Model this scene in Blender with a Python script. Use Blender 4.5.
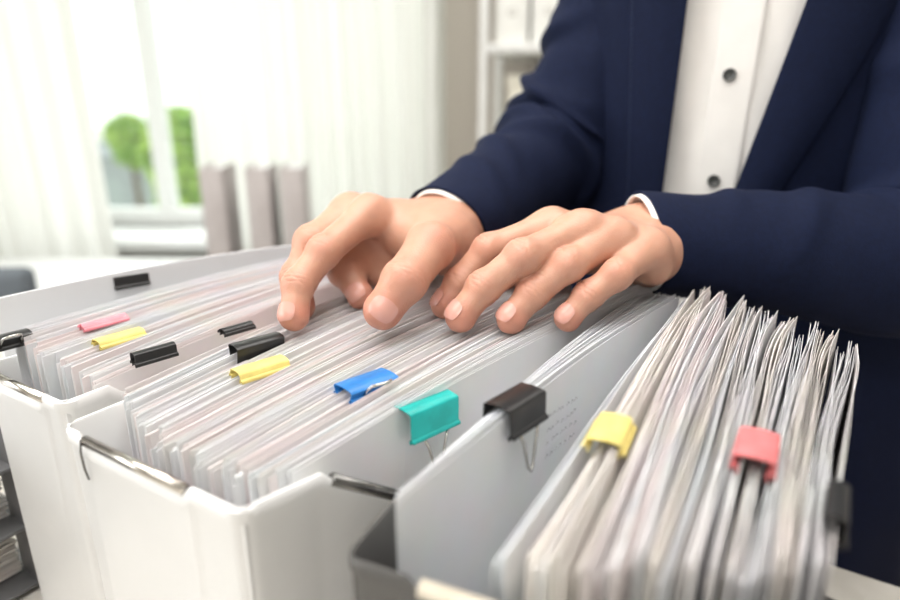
import bpy, math, random
import numpy as np
from mathutils import Vector, Matrix
random.seed(7)
rng = np.random.RandomState(11)
for o in list(bpy.data.objects):
    bpy.data.objects.remove(o, do_unlink=True)
SC = bpy.context.scene
COL = SC.collection
CAMZ = 1.11                                   # camera height above the floor (m)

# ------------------------------------------------------------------ camera
cam_d = bpy.data.cameras.new('camera')
cam = bpy.data.objects.new('camera', cam_d); COL.objects.link(cam)
cam_d.sensor_width = 36.0; cam_d.lens = 25.2
cam_d.clip_start = 0.02; cam_d.clip_end = 200
cam.location = (0, 0, CAMZ)
cam.rotation_euler = (math.pi/2 - math.atan(200/630), 0, 0)
cam_d.dof.use_dof = True
cam_d.dof.focus_distance = 0.385
cam_d.dof.aperture_fstop = 3.0
SC.camera = cam

# ------------------------------------------------------------------ world, lights, exposure
W = bpy.data.worlds.new('World'); SC.world = W; W.use_nodes = True
bg = W.node_tree.nodes['Background']
bg.inputs[0].default_value = (0.98, 0.99, 0.97, 1); bg.inputs[1].default_value = 1.9
SC.view_settings.view_transform = 'Standard'
SC.view_settings.look = 'None'
SC.view_settings.exposure = 0.0
SC.view_settings.gamma = 1.0
SC.view_settings.use_curve_mapping = False

def area(name, loc, target, sx, sy, energy, color=(1, 1, 1)):
    l = bpy.data.lights.new(name, 'AREA'); l.shape = 'RECTANGLE'; l.size = sx; l.size_y = sy
    l.energy = energy; l.color = color
    o = bpy.data.objects.new(name, l); COL.objects.link(o)
    o.location = loc
    d = Vector(target) - Vector(loc)
    o.rotation_euler = d.to_track_quat('-Z', 'Y').to_euler()
    return o
area('ceiling_fill_light', (-0.5, 0.3, 2.60), (-0.5, 0.3, 0), 2.2, 1.2, 50, (1, 0.97, 0.93))  # broad overhead fill added for the interior, no fixture behind it
area('ceiling_fill_light', (0.7, 1.3, 2.60), (0.7, 1.3, 0), 1.2, 0.6, 14, (1, 0.97, 0.93))  # added fill that lifts the shelving and the back of the room
area('ceiling_fill_light', (-0.7, -1.3, 2.60), (-0.7, -1.3, 0), 1.6, 0.8, 24, (1, 0.98, 0.95))  # fill added behind the camera to brighten the box fronts
area('side_window_daylight', (-2.62, 0.2, 1.55), (0.1, 0.45, 0.95), 1.9, 1.3, 23, (0.97, 0.98, 1))
area('window_daylight', (-1.1, 4.3, 4.3), (-0.9, 2.2, 1.2), 3.0, 2.0, 135, (1.0, 1.0, 0.97))

# ------------------------------------------------------------------ frame of the desk things
_a = np.array([.53, .848]); _a /= np.hypot(*_a)
AX = _a; BX = np.array([_a[1], -_a[0]])
ANG = math.atan2(_a[1], _a[0])
def P(u, v, z):
    """desk frame: u along the papers, v across them, z relative to camera height"""
    q = AX*u + BX*v
    return Vector((q[0], q[1], z + CAMZ))
DESK = -0.357

# ------------------------------------------------------------------ materials
def mat(name, col, rough=0.5, metal=0.0, **kw):
    m = bpy.data.materials.new(name); m.use_nodes = True
    nt = m.node_tree; b = nt.nodes['Principled BSDF']
    b.inputs['Base Color'].default_value = (*col, 1)
    b.inputs['Roughness'].default_value = rough
    b.inputs['Metallic'].default_value = metal
    for k, v in kw.items():
        b.inputs[k.replace('_', ' ')].default_value = v
    return m
def N(m, t, **kw):
    n = m.node_tree.nodes.new(t)
    for k, v in kw.items(): setattr(n, k, v)
    return n
def L(m, a, b): m.node_tree.links.new(a, b)
def PB(m): return m.node_tree.nodes['Principled BSDF']
def noise_col(m, c1, c2, scale=20, detail=3, lo=.35, hi=.65, coord='Object', vec_scale=None):
    tc = N(m, 'ShaderNodeTexCoord'); nz = N(m, 'ShaderNodeTexNoise'); cr = N(m, 'ShaderNodeValToRGB')
    nz.inputs['Scale'].default_value = scale; nz.inputs['Detail'].default_value = detail
    src = tc.outputs[coord]
    if vec_scale:
        mp = N(m, 'ShaderNodeMapping'); mp.inputs['Scale'].default_value = vec_scale
        L(m, src, mp.inputs['Vector']); src = mp.outputs['Vector']
    L(m, src, nz.inputs['Vector']); L(m, nz.outputs['Fac'], cr.inputs['Fac'])
    cr.color_ramp.elements[0].position = lo; cr.color_ramp.elements[1].position = hi
    cr.color_ramp.elements[0].color = (*c1, 1); cr.color_ramp.elements[1].color = (*c2, 1)
    L(m, cr.outputs['Color'], PB(m).inputs['Base Color'])
    return nz
def bump(m, scale, strength, dist=0.001, detail=3, vec_scale=None):
    tc = N(m, 'ShaderNodeTexCoord'); nz = N(m, 'ShaderNodeTexNoise'); bp = N(m, 'ShaderNodeBump')
    nz.inputs['Scale'].default_value = scale; nz.inputs['Detail'].default_value = detail
    bp.inputs['Strength'].default_value = strength; bp.inputs['Distance'].default_value = dist
    src = tc.outputs['Object']
    if vec_scale:
        mp = N(m, 'ShaderNodeMapping'); mp.inputs['Scale'].default_value = vec_scale
        L(m, src, mp.inputs['Vector']); src = mp.outputs['Vector']
    L(m, src, nz.inputs['Vector']); L(m, nz.outputs['Fac'], bp.inputs['Height'])
    L(m, bp.outputs['Normal'], PB(m).inputs['Normal'])

M = {}
M['wall'] = mat('wall_paint', (.80, .79, .77), .85); bump(M['wall'], 60, .1)
M['wall_beige'] = mat('beige_wall_paint', (.50, .46, .41), .85); bump(M['wall_beige'], 60, .1)
M['ceiling'] = mat('ceiling_paint', (.86, .86, .85), .9); bump(M['ceiling'], 50, .1)
M['floor'] = mat('floor_laminate', (.30, .24, .18), .45); noise_col(M['floor'], (.26, .2, .15), (.36, .29, .22), 6, 4, vec_scale=(1, 12, 1))
M['desk'] = mat('desk_laminate', (.62, .59, .54), .4); noise_col(M['desk'], (.58, .55, .50), (.66, .63, .58), 30, 3)
M['white_frame'] = mat('white_window_frame', (.85, .86, .86), .4); bump(M['white_frame'], 40, .05)
M['plastic'] = mat('white_box_plastic', (.84, .84, .835), .38); noise_col(M['plastic'], (.83, .83, .825), (.85, .85, .845), 25, 2); 
M['grey_plastic'] = mat('grey_box_plastic', (.075, .073, .07), .5); noise_col(M['grey_plastic'], (.07, .067, .064), (.085, .082, .078), 30, 2)
M['rod'] = mat('polished_metal_rod', (.62, .58, .52), .18, 1.0); noise_col(M['rod'], (.55, .52, .47), (.68, .64, .58), 80, 2)
M['dark_rod'] = mat('dark_metal_rod', (.16, .155, .15), .25, .9); noise_col(M['dark_rod'], (.13, .13, .125), (.2, .19, .185), 80, 2)
M['cream_bar'] = mat('cream_metal_bar', (.70, .62, .50), .28, .25); noise_col(M['cream_bar'], (.66, .58, .46), (.74, .67, .56), 60, 2)
M['wire'] = mat('clip_wire_steel', (.62, .60, .57), .22, 1.0); noise_col(M['wire'], (.55, .53, .5), (.68, .66, .62), 200, 2)
def clipmat(n, c, r=.32):
    m = mat(n + '_clip_enamel', c, r); k = 1.12
    noise_col(m, tuple(x/k for x in c), tuple(min(1, x*k) for x in c), 90, 2); return m
CM = dict(teal=clipmat('teal', (.012, .40, .37)), blue=clipmat('blue', (.025, .20, .56)), black=clipmat('black', (.016, .016, .017), .28),
          yellow=clipmat('yellow', (.78, .64, .20), .5), red=clipmat('coral_red', (.68, .185, .19), .5), pink=clipmat('pink', (.85, .28, .33), .45))
def papermat(n, base, tint):
    m = mat(n, base, .75)
    g = N(m, 'ShaderNodeNewGeometry'); cr = N(m, 'ShaderNodeValToRGB')
    cr.color_ramp.elements[0].color = (*base, 1); cr.color_ramp.elements[1].color = (*tint, 1)
    e = cr.color_ramp.elements.new(.5); e.color = (*[(a+b)/2*1.03 for a, b in zip(base, tint)], 1)
    nz = N(m, 'ShaderNodeTexNoise'); nz.inputs['Scale'].default_value = 9
    mx = N(m, 'ShaderNodeMix', data_type='RGBA', blend_type='MULTIPLY'); mx.inputs[0].default_value = .10
    L(m, g.outputs['Random Per Island'], cr.inputs['Fac'])
    L(m, cr.outputs['Color'], mx.inputs[6]); L(m, nz.outputs['Color'], mx.inputs[7])
    L(m, mx.outputs[2], PB(m).inputs['Base Color'])
    return m
PM = [papermat('white_paper', (.90, .89, .90), (.83, .83, .85)), papermat('cool_paper', (.87, .88, .90), (.79, .81, .84)),
      papermat('warm_paper', (.89, .86, .83), (.82, .77, .73)), papermat('pinkish_paper', (.90, .86, .86), (.86, .77, .77)),
      papermat('mixed_paper', (.89, .88, .88), (.73, .69, .67))]
M['card'] = mat('white_card', (.80, .81, .83), .6); bump(M['card'], 200, .05)

# skin: colour follows a painted redness attribute of the knuckles and finger ends
M['skin'] = mat('skin', (.66, .38, .27), .42, Subsurface_Weight=.18, Subsurface_Scale=.006)
PB(M['skin']).inputs['Subsurface Radius'].default_value = (1.0, .35, .2)
def skin_nodes(m):
    at = N(m, 'ShaderNodeAttribute'); at.attribute_name = 'redness'
    tc = N(m, 'ShaderNodeTexCoord')
    nz = N(m, 'ShaderNodeTexNoise'); nz.inputs['Scale'].default_value = 90; nz.inputs['Detail'].default_value = 4
    mix = N(m, 'ShaderNodeMix', data_type='RGBA')
    mix.inputs[6].default_value = (.62, .335, .235, 1); mix.inputs[7].default_value = (.57, .19, .135, 1)
    L(m, at.outputs['Fac'], mix.inputs[0])
    mm = N(m, 'ShaderNodeMix', data_type='RGBA', blend_type='OVERLAY'); mm.inputs[0].default_value = .12
    L(m, tc.outputs['Object'], nz.inputs['Vector'])
    L(m, mix.outputs[2], mm.inputs[6]); L(m, nz.outputs['Fac'], mm.inputs[7])
    L(m, mm.outputs[2], PB(m).inputs['Base Color'])
    v = N(m, 'ShaderNodeTexVoronoi'); v.inputs['Scale'].default_value = 900
    bp = N(m, 'ShaderNodeBump'); bp.inputs['Strength'].default_value = .22; bp.inputs['Distance'].default_value = .0006
    L(m, tc.outputs['Object'], v.inputs['Vector']); L(m, v.outputs['Distance'], bp.inputs['Height'])
    L(m, bp.outputs['Normal'], PB(m).inputs['Normal'])
skin_nodes(M['skin'])
M['nail'] = mat('fingernail', (.69, .36, .295), .22, Subsurface_Weight=.1, Subsurface_Scale=.003); bump(M['nail'], 300, .05)
def cloth(n, c, wscale=900, rough=.85, sheen=.25):
    m = mat(n, c, rough, Sheen_Weight=sheen)
    noise_col(m, tuple(x*.88 for x in c), tuple(x*1.12 for x in c), 260, 3)
    bump(m, wscale, .25, .0006, 2)
    return m
M['navy'] = cloth('navy_suit_cloth', (.0042, .0085, .0315), sheen=.0); PB(M['navy']).inputs['Specular IOR Level'].default_value = .22
M['navy_lining'] = cloth('dark_navy_lining', (.012, .016, .04))
M['shirt'] = mat('white_shirt_cotton', (.92, .90, .87), .8); noise_col(M['shirt'], (.91, .89, .86), (.94, .92, .89), 40, 2)
M['trouser'] = cloth('black_trouser_cloth', (.008, .009, .014), sheen=.05)
M['shoe'] = mat('black_shoe_leather', (.01, .01, .01), .3); bump(M['shoe'], 100, .1)
M['button'] = mat('dark_button', (.06, .065, .065), .3); noise_col(M['button'], (.04, .045, .045), (.12, .125, .12), 400, 2)
M['hair'] = mat('dark_brown_hair', (.03, .018, .01), .5); bump(M['hair'], 200, .6)
M['eye'] = mat('eye', (.8, .8, .78), .1); noise_col(M['eye'], (.78, .78, .76), (.82, .82, .8), 40)

# ------------------------------------------------------------------ object helpers
def tag(o, label=None, cat=None, group=None, kind=None):
    if label: o['label'] = label
    if cat: o['category'] = cat
    if group: o['group'] = group
    if kind: o['kind'] = kind
    return o
def empty(name, loc=(0, 0, 0), rz=0):
    o = bpy.data.objects.new(name, None); COL.objects.link(o); o.location = loc; o.rotation_euler = (0, 0, rz)
    o.empty_display_size = .02
    return o
def link(name, verts, faces, m, parent=None, smooth=False, loc=None, rz=0, uv=None):
    me = bpy.data.meshes.new(name); me.from_pydata([tuple(v) for v in verts], [], [tuple(f) for f in faces]); me.update()
    if smooth: me.polygons.foreach_set('use_smooth', [True]*len(me.polygons))
    ms = m if isinstance(m, (list, tuple)) else [m]
    for x in ms: me.materials.append(x)
    o = bpy.data.objects.new(name, me); COL.objects.link(o)
    if loc is not None: o.location = loc
    o.rotation_euler = (0, 0, rz)
    if parent: o.parent = parent
    return o
class MB:
    def __init__(s): s.v = []; s.f = []
    def add(s, vs, fs):
        n = len(s.v); s.v += [tuple(v) for v in vs]; s.f += [tuple(i+n for i in f) for f in fs]
    def box(s, x0, x1, y0, y1, z0, z1):
        s.add([(x0,y0,z0),(x1,y0,z0),(x1,y1,z0),(x0,y1,z0),(x0,y0,z1),(x1,y0,z1),(x1,y1,z1),(x0,y1,z1)],
              [(0,3,2,1),(4,5,6,7),(0,1,5,4),(1,2,6,5),(2,3,7,6),(3,0,4,7)])
    def tube(s, pts, r, n=10, closed=False):
        pts = [np.array(p, float) for p in pts]; k = len(pts); rs = r if hasattr(r, '__len__') else [r]*k
        up = None; rings = []
        for i, p in enumerate(pts):
            a = pts[i-1] if (i > 0 or closed) else p; b = pts[(i+1) % k] if (i < k-1 or closed) else p
            t = b-a; t = t/np.linalg.norm(t)
            if up is None:
                up = np.array([0, 0, 1.]) if abs(t[2]) < .9 else np.array([1., 0, 0])
            x = np.cross(t, up); x /= np.linalg.norm(x); y = np.cross(x, t); up = y
            rings.append([tuple(p + rs[i]*(math.cos(q)*x + math.sin(q)*y)) for q in np.linspace(0, 2*math.pi, n, endpoint=False)])
        vs = [v for rg in rings for v in rg]; fs = []
        m = k if closed else k-1
        for i in range(m):
            for j in range(n):
                a = i*n+j; b = i*n+(j+1) % n; c = ((i+1) % k)*n+(j+1) % n; d = ((i+1) % k)*n+j
                fs.append((a, d, c, b))
        if not closed:
            fs.append(tuple(range(n))); fs.append(tuple((k-1)*n+j for j in range(n-1, -1, -1)))
        s.add(vs, fs)
    def disc(s, c, r, h, n=24, axis=2):
        vs = []
        for z in (0, h):
            for q in np.linspace(0, 2*math.pi, n, endpoint=False):
                vs.append((c[0]+r*math.cos(q), c[1]+r*math.sin(q), c[2]+z))
        fs = [tuple(range(n-1, -1, -1)), tuple(range(n, 2*n))] + [(i, (i+1) % n, n+(i+1) % n, n+i) for i in range(n)]
        s.add(vs, fs)
    def build(s, name, m, parent=None, smooth=False, **k):
        return link(name, s.v, s.f, m, parent, smooth, **k)
def bevel(o, w, seg=2, angle=.6):
    b = o.modifiers.new('bevel', 'BEVEL'); b.width = w; b.segments = seg; b.limit_method = 'ANGLE'; b.angle_limit = angle
    o.data.polygons.foreach_set('use_smooth', [True]*len(o.data.polygons))
    return o
def grid_faces(nu, nv, off=0, flip=False):
    fs = []
    for i in range(nu-1):
        for j in range(nv-1):
            a = off+i*nv+j; f = (a, a+1, a+nv+1, a+nv); fs.append(f[::-1] if flip else f)
    return fs

# ================================================================== ROOM
def S(o): return tag(o, kind='structure')
XL, XR, YF, YB, HC = -2.9, 2.9, -2.6, 2.62, 2.7
def solid(name, boxes, m, **k):
    b = MB()
    for x in boxes: b.box(*x)
    return S(b.build(name, m, **k))
solid('floor', [(XL-.15, XR+.15, YF-.15, YB+.15, -.12, 0)], M['floor'])
solid('ceiling', [(XL-.15, XR+.15, YF-.15, YB+.15, HC, HC+.12)], M['ceiling'])
wx0, wx1, wz0, wz1 = -1.95, -.12, .60, 2.45
solid('wall_back', [(XL-.15, wx0, YB, YB+.15, 0, HC), (wx1, XR+.15, YB, YB+.15, 0, HC), (wx0, wx1, YB, YB+.15, 0, wz0), (wx0, wx1, YB, YB+.15, wz1, HC)], M['wall'])
solid('wall_right', [(XR, XR+.15, YF, YB, 0, HC)], M['wall'])
solid('wall_front', [(XL-.15, XR+.15, YF-.15, YF, 0, HC)], M['wall'])
sy0, sy1, sz0, sz1 = -.9, 1.3, .75, 2.35
solid('wall_left', [(XL-.15, XL, YF, sy0, 0, HC), (XL-.15, XL, sy1, YB, 0, HC), (XL-.15, XL, sy0, sy1, 0, sz0), (XL-.15, XL, sy0, sy1, sz1, HC)], M['wall'])
solid('baseboard_back', [(XL, XR, YB-.015, YB, 0, .09)], M['white_frame'])
# beige pier between window and shelving
solid('wall_pier', [(-.02, .30, YB-.22, YB, 0, HC)], M['wall_beige'])
def glassmat():
    m = bpy.data.materials.new('window_glass'); m.use_nodes = True; nt = m.node_tree; nt.nodes.clear()
    o = nt.nodes.new('ShaderNodeOutputMaterial'); t = nt.nodes.new('ShaderNodeBsdfTransparent'); g = nt.nodes.new('ShaderNodeBsdfGlossy')
    f = nt.nodes.new('ShaderNodeMixShader'); f.inputs[0].default_value = .06; g.inputs['Roughness'].default_value = .02
    t.inputs[0].default_value = (.97, 1, .98, 1)
    nt.links.new(t.outputs[0], f.inputs[1]); nt.links.new(g.outputs[0], f.inputs[2]); nt.links.new(f.outputs[0], o.inputs[0]); return m
M['glass'] = glassmat()
w1 = S(empty('window_1', (0, YB+.07, 0)))
b = MB()
for x0, x1 in ((wx0, wx0+.06), (-1.235, -1.165), (-.62, -.55), (wx1-.06, wx1)): b.box(x0, x1, -.029, .029, wz0+.07, wz1-.07)
b.box(wx0, wx1, -.03, .03, wz0, wz0+.07); b.box(wx0, wx1, -.03, .03, wz1-.07, wz1)
bevel(b.build('window_frame', M['white_frame'], w1), .006)
b = MB(); b.box(wx0, wx1, -.004, .004, wz0, wz1); b.build('pane', M['glass'], w1)
b = MB(); b.box(wx0-.05, wx1+.05, -.32, -.03, wz0-.04, wz0); bevel(b.build('window_sill', M['white_frame'], w1), .006)
w2 = S(empty('window_2', (XL-.07, 0, 0)))
b = MB()
for y0, y1 in ((sy0, sy0+.06), (.16, .24), (sy1-.06, sy1)): b.box(-.029, .029, y0, y1, sz0+.06, sz1-.06)
b.box(-.03, .03, sy0, sy1, sz0, sz0+.06); b.box(-.03, .03, sy0, sy1, sz1-.06, sz1)
bevel(b.build('window_frame', M['white_frame'], w2), .006)
b = MB(); b.box(-.004, .004, sy0, sy1, sz0, sz1); b.build('pane', M['glass'], w2)

# sheer curtains
def sheer(name, dens, col=(.95, .95, .93)):
    m = bpy.data.materials.new(name); m.use_nodes = True; nt = m.node_tree; nt.nodes.clear()
    o = nt.nodes.new('ShaderNodeOutputMaterial'); tr = nt.nodes.new('ShaderNodeBsdfTransparent')
    tl = nt.nodes.new('ShaderNodeBsdfTranslucent'); df = nt.nodes.new('ShaderNodeBsdfDiffuse')
    tl.inputs[0].default_value = (*col, 1); df.inputs[0].default_value = (*col, 1)
    a = nt.nodes.new('ShaderNodeMixShader'); a.inputs[0].default_value = .5
    c = nt.nodes.new('ShaderNodeMixShader'); 
    tc = nt.nodes.new('ShaderNodeTexCoord'); nz = nt.nodes.new('ShaderNodeTexNoise'); mp = nt.nodes.new('ShaderNodeMapping')
    mp.inputs['Scale'].default_value = (14, 14, .3); nz.inputs['Scale'].default_value = 1
    mr = nt.nodes.new('ShaderNodeMapRange'); mr.inputs['To Min'].default_value = dens-.12; mr.inputs['To Max'].default_value = min(1, dens+.12)
    nt.links.new(tc.outputs['Object'], mp.inputs[0]); nt.links.new(mp.outputs[0], nz.inputs[0]); nt.links.new(nz.outputs[0], mr.inputs[0])
    nt.links.new(mr.outputs[0], c.inputs[0])
    nt.links.new(tl.outputs[0], a.inputs[1]); nt.links.new(df.outputs[0], a.inputs[2])
    nt.links.new(tr.outputs[0], c.inputs[1]); nt.links.new(a.outputs[0], c.inputs[2]); nt.links.new(c.outputs[0], o.inputs[0])
    return m
def curtain(label, x0, x1, y, dens, folds, amp, seed):
    r = random.Random(seed); n = max(60, int((x1-x0)*260)); nz = 8
    ph = [r.uniform(0, 6.28) for _ in range(4)]
    vs = []
    for i in range(n):
        t = i/(n-1); x = x0+(x1-x0)*t
        w = t + .03*math.sin(9*t+ph[0])
        dy = amp*(math.sin(w*folds*6.283+ph[1]) + .35*math.sin(w*folds*14.1+ph[2]))
        for j in range(nz):
            zz = .06 + (2.56-.06)*j/(nz-1)
            vs.append((x + .01*math.sin(j*.6+ph[3]+t*5), y + dy*(1.1-.3*j/nz), zz))
    o = link('sheer_curtain', vs, grid_faces(n, nz), sheer('sheer_voile', dens), smooth=True)
    s = o.modifiers.new('s', 'SOLIDIFY'); s.thickness = .0008
    return tag(o, label, 'curtain')
curtain('sheer white curtain hanging at the left end of the window', -2.3, -1.22, YB-.38, .93, 12, .020, 3)
curtain('wide sheer white curtain hanging over the right part of the window', -.89, -.040, YB-.36, .80, 11, .022, 8)
b = MB(); b.tube([(-2.5, YB-.37, 2.58), (-.03, YB-.37, 2.58)], .012, 12)
rod = b.build('curtain_rod', M['white_frame'], smooth=True); tag(rod, 'white curtain rod above the window', 'curtain rod')

# outside: bushes, a grey neighbouring house, bright ground
M['leaf'] = mat('leaf_green', (.3, .5, .06), .6); noise_col(M['leaf'], (.16, .36, .03), (.55, .72, .14), 3, 4)
PB(M['leaf']).inputs['Transmission Weight'].default_value = 0
M['bark'] = mat('bark', (.12, .08, .05), .9); bump(M['bark'], 30, .5)
M['grey_house'] = mat('grey_render', (.33, .36, .38), .9); bump(M['grey_house'], 20, .2)
M['ground'] = mat('pale_gravel', (.62, .63, .56), .9); noise_col(M['ground'], (.5, .53, .42), (.7, .7, .64), 2, 5)
b = MB(); b.box(-60, 60, 2.8, 90, -2.7, -2.5); S(b.build('ground_outside', M['ground']))
def foliage_tree(label, x, y, crowns, seed, n=3800, ls=.075):
    r = np.random.RandomState(seed); t = empty('leafy_tree', (x, y, -2.5)); tag(t, label, 'tree')
    vs = []; fs = []
    for k in range(n):
        cx, cy, cz, rr = crowns[r.randint(len(crowns))]
        d = r.normal(size=3); d /= np.linalg.norm(d); p = np.array([cx, cy, cz+2.5]) + d*rr*(.55+.5*r.rand()**.5)
        a = r.normal(size=3); a /= np.linalg.norm(a); q = np.cross(a, r.normal(size=3)); q /= np.linalg.norm(q)
        s = ls*(.6+.8*r.rand()); i = len(vs)
        vs += [p-a*s, p+q*s*.45, p+a*s, p-q*s*.45]; fs.append((i, i+1, i+2, i+3))
    link('crown', vs, fs, M['leaf'], t)
    b = MB(); zt = max(c[2] for c in crowns)+2.4
    b.tube([(0, 0, 0), (.03, 0, zt*.5), (0, .02, zt)], [.09, .07, .03], 8)
    for cx, cy, cz, rr in crowns: b.tube([(0, 0, cz+2.0), (cx, cy, cz+2.5)], [.04, .02], 6)
    b.build('trunk', M['bark'], t, smooth=True)
foliage_tree('tall bright green tree seen through the window beside the mullion', -3.42, 8.2, [(0, 0, .62, .40), (.02, 0, .30, .42), (.0, .1, -.1, .40), (-.1, 0, .45, .36), (.3, .1, .5, .35)], 4, 5200)
foliage_tree('small bright green tree left of the mullion outside the window', -4.62, 9.35, [(0, 0, .62, .30), (.05, 0, .42, .26)], 5, 1500, .06)
hs = empty('neighbouring_house', (-5.4, 10.2, -2.5)); tag(hs, 'grey neighbouring house low behind the trees outside the window', 'house')
b = MB(); b.box(-1.0, .9, 0, 1.5, 0, 2.75); b.build('wall', M['grey_house'], hs)
b = MB(); b.add([(-1.1, -.1, 2.75), (1.0, -.1, 2.75), (1.0, 1.6, 2.75), (-1.1, 1.6, 2.75), (-1.1, .75, 2.95), (1.0, .75, 2.95)], [(0, 1, 5, 4), (2, 3, 4, 5), (0, 4, 3), (1, 2, 5), (0, 3, 2, 1)]); b.build('roof', M['grey_house'], hs)
for xx in (-.7, -.15, .4):
    b = MB(); b.box(xx, xx+.3, -.02, .02, 1.9, 2.4); b.build('window', M['glass'], hs)

# ================================================================== DESK
dk = empty('desk', P(.1, -.2, -CAMZ), ANG); tag(dk, 'pale laminate desk under the white file boxes', 'desk')
b = MB(); b.box(-.55, .42, -1.1, .95, .720, CAMZ+DESK)
# desk frame local: x along u, y opposite to v
bevel(b.build('desk_top', M['desk'], dk), .003)
for sx in (-.5, .36):
    for sy in (-1.04, .89):
        b = MB(); b.box(sx-.025, sx+.025, sy-.025, sy+.025, 0, .721); b.build('leg', M['white_frame'], dk)
DT = DESK

# ================================================================== FILE BOXES
def loft(mb, loops, closed=True):
    n = len(loops[0]); base = len(mb.v)
    for lp in loops: mb.v += [tuple(p) for p in lp]
    for i in range(len(loops)-1):
        for j in range(n if closed else n-1):
            a = base+i*n+j; b_ = base+i*n+(j+1) % n
            mb.f.append((a, b_, b_+n, a+n))
def rrect(x0, x1, y0, y1, r, n=6):
    pts = []
    for cx, cy, a0 in ((x1-r, y1-r, 0), (x0+r, y1-r, 90), (x0+r, y0+r, 180), (x1-r, y0+r, 270)):
        for k in range(n+1):
            a = math.radians(a0+90*k/n); pts.append((cx+r*math.cos(a), cy+r*math.sin(a)))
    return pts
def file_box(label, u0, v0, width, length, rim, m, rodm, rot=0, slot=None, rod_r=.0028, side_rod=None, drop=.06, cut=.045, t=.0032, flare=0):
    """magazine style box: tall front with a rod let into the rim, sides stepping down after the front corner"""
    root = empty('file_box', P(u0, v0, DT), ANG+rot); tag(root, label, 'file box')
    H = rim-DT
    # local frame: x = u, y = -v ; front left corner at (0,0), box spans x 0..length, y -width..0
    n = 8
    def path(off):
        return rrect(off, length-off, -width+off, -off, max(.002, .010-off), n)
    # densify straight sides
    def dens(pts, lim=.006):
        out = []
        for i, p in enumerate(pts):
            q = pts[(i+1) % len(pts)]; d = math.hypot(q[0]-p[0], q[1]-p[1]); k = max(1, int(round(d/lim)))
            for j in range(k): out.append((p[0]+(q[0]-p[0])*j/k, p[1]+(q[1]-p[1])*j/k))
        return out
    outer = dens(rrect(0, length, -width, 0, .010, n))
    cx, cy = length/2, -width/2
    def inner(p, off=t):
        x = min(max(p[0], off), length-off); y = min(max(p[1], -width+off), -off)
        # pull corners
        return (cx+(x-cx)*.999, cy+(y-cy)*.999)
    s0, s1 = slot
    def top(p):
        x, y = p
        z = H
        if x < .004 and -width+s1 < y < -s0: z = H-.006
        if x > cut:
            k = min(1, (x-cut)/.004); z = H - .006*k - drop*max(0, min(1, (x-cut-.004)/.10))
        return z
    tp = [top(p) for p in outer]
    tf = .012
    def taper(p, k): return (cx+(p[0]-cx)*(1-k*.10*.0-.0)*1.0, p[1])
    def shrink(p, a): return (p[0]+(a if p[0] < cx else -a)*min(1, abs(p[0]-cx)/(length/2)), p[1]+(a if p[1] < cy else -a)*min(1, abs(p[1]-cy)/(width/2)))
    lo = [(*shrink(p, .002), 0) for p in outer]
    mid = [(*shrink(p, .0015), z-.010) for p, z in zip(outer, tp)]
    lipa = [(*p, z-.007) for p, z in zip(outer, tp)]
    lip1 = [(*p, z-.0015) for p, z in zip(outer, tp)]
    lip2 = [(*shrink(p, .0012), z) for p, z in zip(outer, tp)]
    lip3 = [(*inner(p, t-.0008), z) for p, z in zip(outer, tp)]
    in1 = [(*inner(p), z-.0015) for p, z in zip(outer, tp)]
    in0 = [(*shrink(inner(p, t), .002), .003) for p in outer]
    fl_ = lambda p: (p[0], p[1]-flare*max(0, p[0]-.01)*min(1, max(0, -p[1]/width)), p[2])
    lo, mid, lipa, lip1, lip2, lip3, in1, in0 = [[fl_(p) for p in q] for q in (lo, mid, lipa, lip1, lip2, lip3, in1, in0)]
    b = MB(); loft(b, [lo, mid, lipa, lip1, lip2, lip3, in1, in0])
    k = len(outer); b.f.append(tuple(range(k-1, -1, -1))); b.f.append(tuple(7*k+i for i in range(k)))
    o = b.build('shell', m, root, smooth=True)
    e = o.modifiers.new('es', 'EDGE_SPLIT'); e.split_angle = math.radians(40)
    b = MB(); b.tube([(.0015, -s0-.0002, H-.0028), (.0015, -width+s1+.0002, H-.0028)], rod_r, 14)
    tag(b.build('rim_rod', rodm, root, smooth=True), 'metal rod set into the front rim')
    if side_rod:
        b = MB()
        b.tube([fl_((cut+.004, -width+.0014, H-.0055)), fl_((cut+.105, -width+.0014, H-.006-drop+.001))], .0032, 12)
        tag(b.build('side_rod', side_rod, root, smooth=True), 'dark rod along the lowered side rim')
    if side_rod:
        b = MB(); b.tube([(-.001, -s0-.001, H-.001), (-.0022, -s0-.0015, H-.008), (-.0016, -s0-.0010, H-.018), (.0006, -s0+.0015, H-.026)], .0006, 6)
        b.build('rod_catch', M['dark_rod'], root, smooth=True)
    return root
RIM = -.165
file_box('white plastic file box in front, with metal rod set in its rim', .143, -.335, .143, .335, RIM, M['plastic'], M['rod'], slot=(.022, .040), side_rod=M['dark_rod'], flare=.265, drop=.075, cut=.042)
file_box('white plastic file box behind the front one, reaching the left edge', .157, -.462, .103, .335, RIM, M['plastic'], M['rod'], slot=(.008, .022), cut=.03)
file_box('dark grey file box holding the fanned papers at the lower right', .147, -.142, .19, .30, RIM-.002, M['grey_plastic'], M['cream_bar'], rot=math.radians(8), slot=(.034, .03), rod_r=.0036, drop=.07, cut=.05)

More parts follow.
